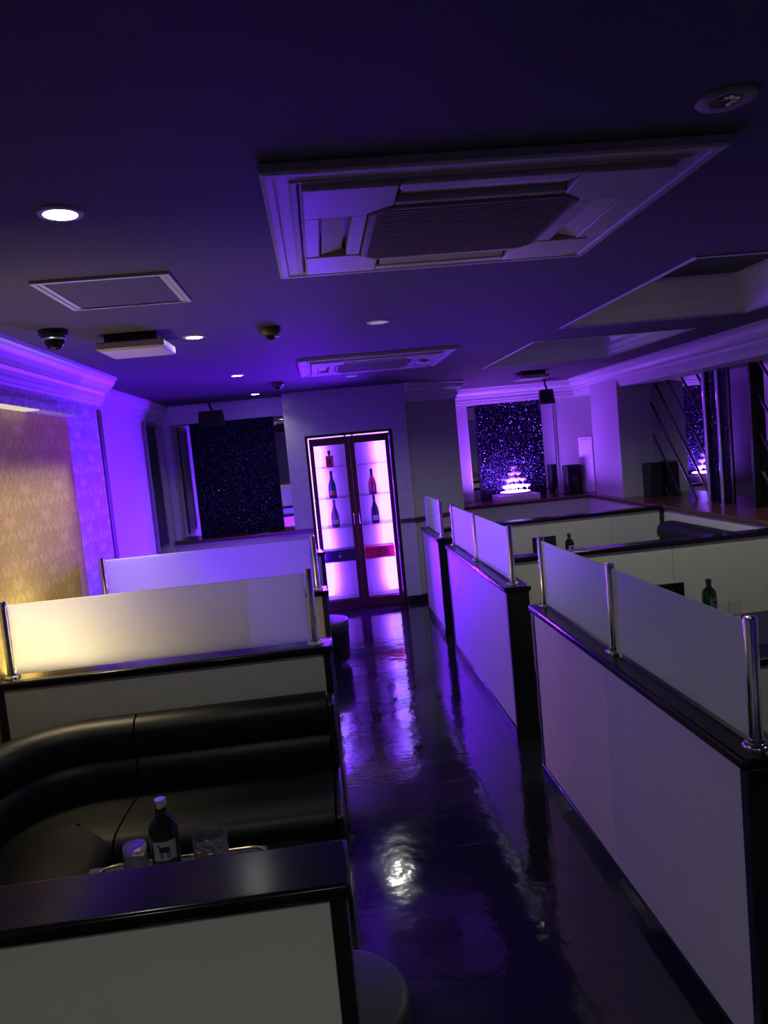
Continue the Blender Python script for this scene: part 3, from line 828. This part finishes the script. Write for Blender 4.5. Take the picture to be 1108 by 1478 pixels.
# ------------------------------------------------------------------ air conditioners
def aircon(label, cx, cy):
    t = thing('air_conditioner', label, 'air conditioner', (cx, cy, ZC), 0, 'ceiling cassettes over the aisle')
    hx, hy = .583, .535
    prof = [(0, 0), (0, -.020), (.012, -.024), (.030, -.024), (.036, -.019), (.066, -.019), (.072, -.024), (.085, -.022), (.090, -.012), (.090, 0)]
    MB().sweep([(-hx, -hy), (hx, -hy), (hx, hy), (-hx, hy)], prof, closed=True).build('outer_frame', M['acframe'], t)
    px, py = hx - .090, hy - .090
    # cassette body: sloping rim and flat face, with wells for the four louvres
    b = MB()
    def ring(x, y, z): return [(-x, -y, z), (x, -y, z), (x, y, z), (-x, y, z)]
    b.hull(ring(px - .004, py - .004, 0), ring(px - .004, py - .004, -.004))
    b.build('back_plate', M['dark'], t)
    gx, gy, g = .305, .275, .055
    # four corner pieces and four louvre rails between them
    cxn, cyn = .235, .205
    def slab(nm, pts, z0, z1, ma, bev=.006):
        return MB().prism(pts, z1, z0).build(nm, ma, t, bevel=bev, bseg=3)
    for sx in (-1, 1):
        for sy in (-1, 1):
            P_ = [(sx * (px - .006), sy * (py - .006)), (sx * (px - .006), sy * (cyn + .003)), (sx * gx, sy * (cyn + .003)), (sx * gx, sy * (gy - g)), (sx * (gx - g), sy * gy), (sx * (cxn + .003), sy * gy), (sx * (cxn + .003), sy * (py - .006))]
            slab('corner_panel', P_, -.004, -.036, M['acbeige'])
    for s in (-1, 1):
        # rails along x (near and far): outer lip, louvre, inner lip
        slab('outer_lip', [(-cxn, s * (py - .006)), (cxn, s * (py - .006)), (cxn, s * (py - .055)), (-cxn, s * (py - .055))], -.004, -.034, M['acbeige'])
        slab('inner_lip', [(-cxn, s * gy), (cxn, s * gy), (cxn, s * (gy + .028)), (-cxn, s * (gy + .028))], -.004, -.034, M['acbeige'], .004)
        l = MB().hull([(-cxn + .012, s * (py - .060), -.030), (cxn - .012, s * (py - .060), -.030), (cxn - .012, s * (gy + .036), -.016), (-cxn + .012, s * (gy + .036), -.016)],
                      [(-cxn + .012, s * (py - .060), -.024), (cxn - .012, s * (py - .060), -.024), (cxn - .012, s * (gy + .036), -.010), (-cxn + .012, s * (gy + .036), -.010)]).build('louvre', M['acbeige'], t)
        slab('outer_lip', [(s * (px - .006), -cyn), (s * (px - .006), cyn), (s * (px - .055), cyn), (s * (px - .055), -cyn)], -.004, -.034, M['acbeige'])
        slab('inner_lip', [(s * gx, -cyn), (s * gx, cyn), (s * (gx + .045), cyn), (s * (gx + .045), -cyn)], -.004, -.034, M['acbeige'], .004)
        MB().hull([(s * (px - .060), -cyn + .012, -.030), (s * (px - .060), cyn - .012, -.030), (s * (gx + .060), cyn - .012, -.016), (s * (gx + .060), -cyn + .012, -.016)],
                  [(s * (px - .060), -cyn + .012, -.024), (s * (px - .060), cyn - .012, -.024), (s * (gx + .060), cyn - .012, -.010), (s * (gx + .060), -cyn + .012, -.010)]).build('louvre', M['acbeige'], t)
    q = gx - .004; w_ = gy - .004; c = g - .002
    gr = slab('intake_grille', [(q, -w_ + c), (q, w_ - c), (q - c, w_), (-q + c, w_), (-q, w_ - c), (-q, -w_ + c), (-q + c, -w_), (q - c, -w_)], -.004, -.040, M['acgrille'], .008)
    sl = MB()
    for i in range(24):
        yy = -w_ + .03 + i * (2 * w_ - .06) / 23
        xx = q - .02 - max(0, abs(yy) - (w_ - c))
        sl.box(-xx, xx, yy - .0025, yy + .0025, -.0425, -.0395)
    o = sl.build('grille_slats', M['acgrille'], gr); o['kind'] = 'stuff'
    return t
A1 = aircon('large ceiling air conditioner cassette in a pale moulded frame, nearest the camera', .51, 2.365)
MB().box(-.178, -.150, -.262, -.230, -.0395, -.036).build('sticker', simple('pink_sticker', (.75, .35, .62), .5), A1)
A2 = dup(A1, (.50, 6.0, ZC), 0, 'smaller-looking ceiling air conditioner cassette farther along the aisle, above the cabinet')
for c in list(A2.children):
    if c.name.startswith('sticker'): bpy.data.objects.remove(c)
MB().lathe([(0, -.048), (.05, -.046), (.06, -.040), (.06, -.034), (0, -.034)], (.40, .02, 0), 20).build('sensor_disc', M['white'], A2, smooth=True)

# ------------------------------------------------------------------ ceiling fittings
t = thing('access_hatch', 'square ceiling access hatch with pale trim', 'hatch', (-.695, 2.985, ZC))
hw, hd = .238, .242
MB().box(-hw + .04, hw - .04, -hd + .022, hd - .022, -.006, 0).build('hatch_panel', M['ceiling'], t)
MB().box(-hw, -hw + .016, -hd, hd, -.010, 0).box(-hw + .021, -hw + .038, -hd + .02, hd - .02, -.008, 0).build('trim_strip', M['white'], t)
MB().box(hw - .016, hw, -hd, hd, -.010, 0).box(hw - .038, hw - .021, -hd + .02, hd - .02, -.008, 0).build('trim_strip', M['white'], t)
MB().box(-hw + .016, hw - .016, -hd, -hd + .018, -.010, 0).build('trim_strip', M['white'], t)
MB().box(-hw + .016, .012, hd - .012, hd, -.010, 0).box(.020, hw - .016, hd - .012, hd, -.010, 0).build('trim_strip', M['white'], t)

M['bulb'] = emit('bulb_bright', (.95, 1.0, .92), 40.0)
M['bulbdim'] = emit('bulb_soft', (.60, .55, 1.0), .45)
M['reflector'] = simple('reflector', (.8, .8, .8), .2, 1.0)
def downlight(label, x, y, z=ZC, r=.043, bulb='bulb', power=1.0, depth=.006, cone=105):
    t = thing('downlight', label, 'ceiling light', (x, y, z), 0, 'recessed ceiling downlights')
    MB().lathe([(r, 0), (r, -depth), (r + .012, -depth), (r + .016, -.001), (r + .016, 0), (r, 0)], seg=28).build('trim_ring', M['white'] if depth < .01 else M['acgrille'], t, smooth=True)
    if bulb:
        MB().lathe([(0, -.0045), (r * .98, -.002), (r * .98, 0), (0, 0)], seg=24).build('lamp_face', M[bulb], t, smooth=True)
        if power:
            lamp('SPOT', 'downlight_beam', t, (0, 0, -.03), P_SPOT * power, WHITE, .04, (0, 0, 0), spot=math.radians(cone), blend=.7)
    return t
downlight('bright recessed downlight at the far left, above the gold alcove side', -.602, 2.07, power=1.1, cone=125)
downlight('recessed downlight beyond the flat square fixture', -.596, 4.152, power=.2, cone=125)
downlight('recessed downlight between the smoke detector and the hanging speaker', -.58, 6.15, power=.3, cone=125)
downlight('small recessed downlight before the dark niche cornice', -.592, 8.02, power=.7, cone=135)
downlight('soft recessed downlight between the two air conditioners', .40, 4.158, r=.050, bulb='bulbdim', power=.4, cone=125)
downlight('soft recessed downlight just before the cabinet wall', .377, 7.0, r=.045, bulb='bulbdim', power=.75, cone=150)
downlight('bright downlight inside the nearer raised ceiling recess', 2.23, 4.15, z=2.675, power=4.2, cone=140)
downlight('downlight inside the raised ceiling recess nearer the glass tower', 2.3, 6.5, z=2.675, power=4.0, cone=145)
# unlit spot with faceted reflector
t = thing('eyeball_light', 'large unlit recessed spotlight with shiny facets near the air conditioner corner', 'ceiling light', (.963, 1.632, ZC))
MB().lathe([(.034, -.001), (.036, -.005), (.060, -.005), (.064, -.001), (.064, 0), (.034, 0), (.034, -.001)], seg=32).build('trim_ring', M['grey'], t, smooth=True)
MB().lathe([(0, -.0012), (.033, -.003), (.034, 0), (0, 0)], seg=24).build('lamp_well', M['dark'], t, smooth=True)
for k in range(7):
    a = math.radians(200 + 35 * k); ca, sa = math.cos(a), math.sin(a)
    MB().hull([(ca * .010 - sa * .004, sa * .010 + ca * .004, -.0028), (ca * .010 + sa * .004, sa * .010 - ca * .004, -.0028), (ca * .027 + sa * .005, sa * .027 - ca * .005, -.0034), (ca * .027 - sa * .005, sa * .027 + ca * .005, -.0034)],
              [(ca * .010 - sa * .004, sa * .010 + ca * .004, -.006), (ca * .010 + sa * .002, sa * .010 - ca * .002, -.005), (ca * .027 + sa * .003, sa * .027 - ca * .003, -.0044), (ca * .027 - sa * .005, sa * .027 + ca * .005, -.007)]).build('reflector_facet', M['reflector'], t)
# room lights behind the camera
downlight('recessed downlight over the aisle behind the camera position', .35, -.6, power=2.5, cone=130)
downlight('recessed downlight behind the camera over the near booths', -.7, -.2, power=1.5, cone=130)
downlight('recessed downlight over the booths beside the sill, behind the camera', 2.3, 1.2, power=1.6, cone=130)

# dome camera
t = thing('dome_camera', 'black dome security camera above the left cornice', 'camera', (-1.165, 3.66, ZC))
MB().lathe([(0, 0), (.066, 0), (.066, -.022), (.058, -.034), (0, -.034)], seg=32).build('base', M['dark'], t, smooth=True)
MB().lathe([(.055, -.034), (.057, -.040), (.050, -.046), (.046, -.046), (.046, -.034)] + [(.055, -.034)], seg=32).build('ring', simple('blue_ring', (.25, .40, .62), .25, .6), t, smooth=True)
MB().lathe([(.046, -.040)] + [(.046 * math.cos(a), -.050 - .046 * math.sin(a)) for a in [math.radians(d) for d in (0, 20, 40, 60, 75)]] + [(0, -.096)], seg=28).build('dome', simple('dome_black', (.01, .01, .012), .06, spec=.8), t, smooth=True)
MB().lathe([(0, -.090), (.012, -.088), (.014, -.080), (0, -.08)], (.0, -.02, 0), 14).build('lens', M['chrome'], t, smooth=True)
# flat square fixtures
def flat_fixture(label, x, y, rz=0.0):
    t = thing('square_fixture', label, 'ceiling fixture', (x, y, ZC), rz, 'flat square ceiling fixtures')
    MB().box(-.13, .13, -.13, .13, -.040, 0).build('mount', M['dark'], t, bevel=.004)
    MB().box(-.165, .165, -.165, .165, -.078, -.040).build('shell', M['acbeige'], t, bevel=.006)
    MB().box(-.15, .15, -.15, .15, -.082, -.077).build('bottom_plate', M['lightbeige'], t, bevel=.003)
    return t
F1 = flat_fixture('flat pale square fixture on the ceiling beside the dome camera', -.87, 4.02)
dup(F1, (2.46, 8.35, ZC), 0, 'flat square fixture on the ceiling near the raised recess and sill')
def smoke(label, x, y):
    t = thing('smoke_detector', label, 'detector', (x, y, ZC), 0, 'smoke detectors')
    MB().lathe([(0, 0), (.060, 0), (.060, -.022), (.050, -.040), (.034, -.044), (0, -.044)], seg=28).build('base', simple('detector_grey', (.075, .07, .06), .45) if x > -.25 else bpy.data.materials['detector_grey'], t, smooth=True)
    MB().lathe([(0, -.044), (.026, -.044), (.026, -.060), (.018, -.068), (0, -.070)], seg=20).build('sensor_cup', M['dark'], t, smooth=True)
    MB().box(.022, .050, -.018, .010, -.052, -.042).build('sensor_tab', M['white'], t, bevel=.002)
    return t
smoke('dark smoke detector on the ceiling between the air conditioners', -.190, 4.06)
smoke('dark smoke detector on the ceiling just before the cabinet wall', -.305, 7.0)

# ------------------------------------------------------------------ loudspeakers
def hanging_speaker(label, x, y, zb, s=1.0, rz=0.0, wide=.22):
    t = thing('hanging_speaker', label, 'speaker', (x, y, ZC), rz, 'black speakers hung from the ceiling')
    zz = zb - ZC; hgt = .18 * s; w_ = wide / 2
    MB().lathe([(0, 0), (.035, 0), (.035, -.012), (0, -.012)], seg=18).build('ceiling_plate', M['dark'], t, smooth=True)
    MB().tube([(0, 0, -.01), (0, 0, -.06), (.02, .01, zz + hgt + .02), (.02, .01, zz + hgt - .02)], .013, 10).build('bracket', M['dark'], t, smooth=True)
    a = [(-w_, -.10, zz), (w_, -.10, zz), (w_ * .75, .10, zz + .01), (-w_ * .75, .10, zz + .01)]
    b = [(-w_ * .85, -.07, zz + hgt), (w_ * .85, -.07, zz + hgt), (w_ * .65, .10, zz + hgt), (-w_ * .65, .10, zz + hgt)]
    MB().hull(a, b).build('housing', M['dark'], t, bevel=.012)
    a = [(-w_ * .9, -.104, zz + .015), (w_ * .9, -.104, zz + .015), (w_ * .9, -.09, zz + .015), (-w_ * .9, -.09, zz + .015)]
    b = [(-w_ * .8, -.079, zz + hgt - .02), (w_ * .8, -.079, zz + hgt - .02), (w_ * .8, -.065, zz + hgt - .02), (-w_ * .8, -.065, zz + hgt - .02)]
    MB().hull(a, b).build('front_grille', M['cloth'], t)
    return t
hanging_speaker('black speaker hung in front of the glitter panel beside the dark framed panel', -1.12, 8.35, 2.15, .95, .2, .30)
hanging_speaker('black speaker hung before the niche with the glass tower', 3.04, 9.72, 2.11, 1.08, -.1, .21)
def floor_speaker(label, x, y, w_, d, h, rz=0.0, cone=True):
    t = thing('loudspeaker', label, 'speaker', (x, y, ZL + .004), rz, 'black loudspeakers on the sill')
    MB().box(-w_ / 2, w_ / 2, -d / 2, d / 2, 0, h).build('cabinet', M['dark'], t, bevel=.008)
    MB().box(-w_ / 2 + .012, w_ / 2 - .012, -d / 2 - .006, -d / 2 + .002, .015, h - .015).build('front_grille', M['cloth'], t, bevel=.003)
    if cone:
        b = MB().lathe([(0, 0), (.035, 0), (.042, .006), (.03, .008), (0, .004)], seg=20)
        b.v = [(x_, -d / 2 - .006 - z_, y_ + h * .5) for x_, y_, z_ in b.v]
        b.build('woofer', simple('woofer_grey', (.06, .035, .04), .4), t, smooth=True)
    return t
floor_speaker('slim black loudspeaker beside the glass tower niche', 3.345, 9.80, .20, .2, .385)
floor_speaker('large square black loudspeaker before the slatted mirror and pillar', 3.80, 8.36, .15, .2, .385, .0, cone=False)
floor_speaker('black loudspeaker behind the slanted wall flank, showing only in the mirrors', 1.68, 9.85, .2, .2, .45)
# tall white floor-standing unit
t = thing('air_purifier', 'tall white floor-standing air unit with dark slots behind the pillar', 'appliance', (3.63, 9.72, ZL + .004), .35)
MB().box(-.13, .13, -.14, .14, 0, .74).build('body', M['white'], t, bevel=.010)
MB().box(-.06, .12, -.146, -.138, .05, .28).build('lower_grille', M['grey'], t)
for z in (.42, .55, .66):
    MB().box(.02, .09, -.145, -.139, z, z + .010).build('slot', M['dark'], t)
MB().box(-.070, -.055, -.143, -.139, .46, .58).build('badge', M['grey'], t)
MB().box(-.134, -.129, -.10, .10, .70, .706).build('side_seam', M['grey'], t)
# cable hanging on the wall behind the loudspeaker
tag(MB().tube([(3.28, 10.14, 2.18), (3.272, 10.14, 1.7), (3.276, 10.14, 1.2), (3.26, 10.13, 1.0), (3.20, 10.10, ZL + .012), (3.26, 9.95, ZL + .012)], .005, 8).build('cable', M['grey'], smooth=True), 'thin cable running down the wall beside the slim loudspeaker', 'cable')

# ------------------------------------------------------------------ champagne tower
TX, TY = 2.56, 9.82
t = thing('tower_plinth', 'low plinth with glowing disc under the glass tower', 'plinth', (TX, TY, ZL + .004))
MB().box(-.27, .27, -.24, .22, 0, .07).build('box', M['white'], t, bevel=.006)
MB().lathe([(0, .07), (.205, .07), (.21, .075), (.21, .095), (.2, .10), (0, .10)], seg=40).build('rim', M['white'], t, smooth=True)
MB().lathe([(0, .1003), (.195, .1003), (.195, .106), (0, .106)], seg=36).build('light_disc', emit('tower_led', (.55, .30, 1.0), 8.0), t)
ll = lamp('AREA', 'tower_light', t, (0, 0, .108), P_TOWER, (0.30, 0.08, 1.0), .38, (math.radians(180), 0, 0))
ll.data.shape = 'DISK'
mm, nt, b, o_ = mat('coupe_glass')
nt.nodes.remove(b)
tr = N(nt, 'ShaderNodeBsdfTranslucent'); tr.inputs['Color'].default_value = (.95, .95, 1, 1)
tp = N(nt, 'ShaderNodeBsdfTransparent'); tp.inputs['Color'].default_value = (.97, .97, 1, 1)
gl = N(nt, 'ShaderNodeBsdfGlossy'); gl.inputs['Roughness'].default_value = .08
mx = N(nt, 'ShaderNodeMixShader'); mx.inputs[0].default_value = .30
nt.links.new(tp.outputs[0], mx.inputs[1]); nt.links.new(tr.outputs[0], mx.inputs[2])
mx2 = N(nt, 'ShaderNodeMixShader'); mx2.inputs[0].default_value = .10
nt.links.new(mx.outputs[0], mx2.inputs[1]); nt.links.new(gl.outputs[0], mx2.inputs[2])
nt.links.new(mx2.outputs[0], o_.inputs['Surface'])
M['coupe'] = mm
C0 = None
tiers = [(4, 'bottom tier'), (3, 'second tier from the bottom'), (2, 'third tier from the bottom'), (1, 'top')]
pit, ch = .096, .084
for k, (n, nm) in enumerate(tiers):
    for i in range(n):
        for j in range(n - i):
            x = TX + (j - (n - i - 1) / 2) * pit
            y = TY - ((n - 1) / 3 * .866 * pit) + i * .866 * pit
            loc = (x, y, ZL + .004 + .106 + k * ch)
            lab = 'single coupe glass crowning the glass tower' if k == 3 else 'coupe glass in the %s of the glass tower' % nm
            if C0 is None:
                C0 = thing('coupe_glass', lab, 'glass', loc, 0, 'coupe glasses of the tower')
                MB().lathe([(0, 0), (.026, 0), (.024, .003), (.005, .006), (.0035, .012), (.004, .040), (.012, .046), (.036, .058), (.046, .074), (.047, .083), (.045, .083), (.043, .074), (.033, .061), (.010, .051), (0, .049)], seg=18).build('bowl_and_stem', M['coupe'], C0, smooth=True)
            else:
                dup(C0, loc, 0, lab)

# ------------------------------------------------------------------ lights that belong to the place
# LED par lamp standing on the sill behind the slanted wall, washing the right-hand niche purple
t = thing('stage_light', 'purple LED stage lamp tucked behind the slanted wall flank', 'lamp', (1.30, 9.25, 2.05), 0)
MB().lathe([(0, -.08), (.07, -.08), (.075, -.07), (.075, .08), (.068, .08), (.068, -.06), (0, -.06)], seg=28).build('can', M['dark'], t, smooth=True)
MB().lathe([(0, .060), (.066, .060), (.066, .066), (0, .066)], seg=24).build('lens', emit('par_led', MAGENTA, 60), t)
MB().box(-.09, -.078, -.02, .02, -.02, .385).box(.078, .09, -.02, .02, -.02, .385).box(-.09, .09, -.02, .02, .373, .385).build('yoke', M['dark'], t)
aim = (Vector((3.2, 9.3, 1.5)) - Vector((1.30, 9.25, 2.05))).normalized()
for c in t.children:
    if c.name.startswith(('can', 'lens')):
        c.rotation_euler = aim.to_track_quat('Z', 'Y').to_euler()
l = lamp('SPOT', 'stage_beam', t, aim * .1, P_STAGE, MAGENTA, .06, (-aim).to_track_quat('Z', 'Y').to_euler(), spot=math.radians(150), blend=.8)
# warm strip hidden above the gold wallpaper
t = thing('wall_pelmet', 'slim pelmet with hidden warm light along the top of the gold wallpaper', 'lamp', (-1.497, 3.52, AZ), 0)
MB().box(0, .09, -1.22, 1.225, .004, .045).build('pelmet_board', M['wallleft'], t)
MB().box(.006, .082, -1.20, .55, 0, .004).build('diffuser', emit('warm_led', (1.0, .85, .62), .75), t)
lamp('AREA', 'strip_light', t, (.072, .53, -.006), P_GOLD * 4.0, (1.0, .80, .46), .03, (0, math.radians(-13), 0), 1.2, spread=math.radians(56))
t = thing('wall_light_bar', 'warm light bar low on the gold wall behind the sofa partition', 'lamp', (-1.497, 3.92, .74), 0)
MB().box(0, .05, -.32, .32, -.02, .0).build('channel', M['white'], t)
MB().box(.012, .045, -.30, .30, 0, .006).build('diffuser', emit('warm_led_bar', (1.0, .74, .36), 12), t)
lamp('AREA', 'bar_light', t, (.07, -.20, .03), P_GOLD * 2.6, (1.0, .80, .42), .08, (math.radians(180 + 38), 0, 0), .20)
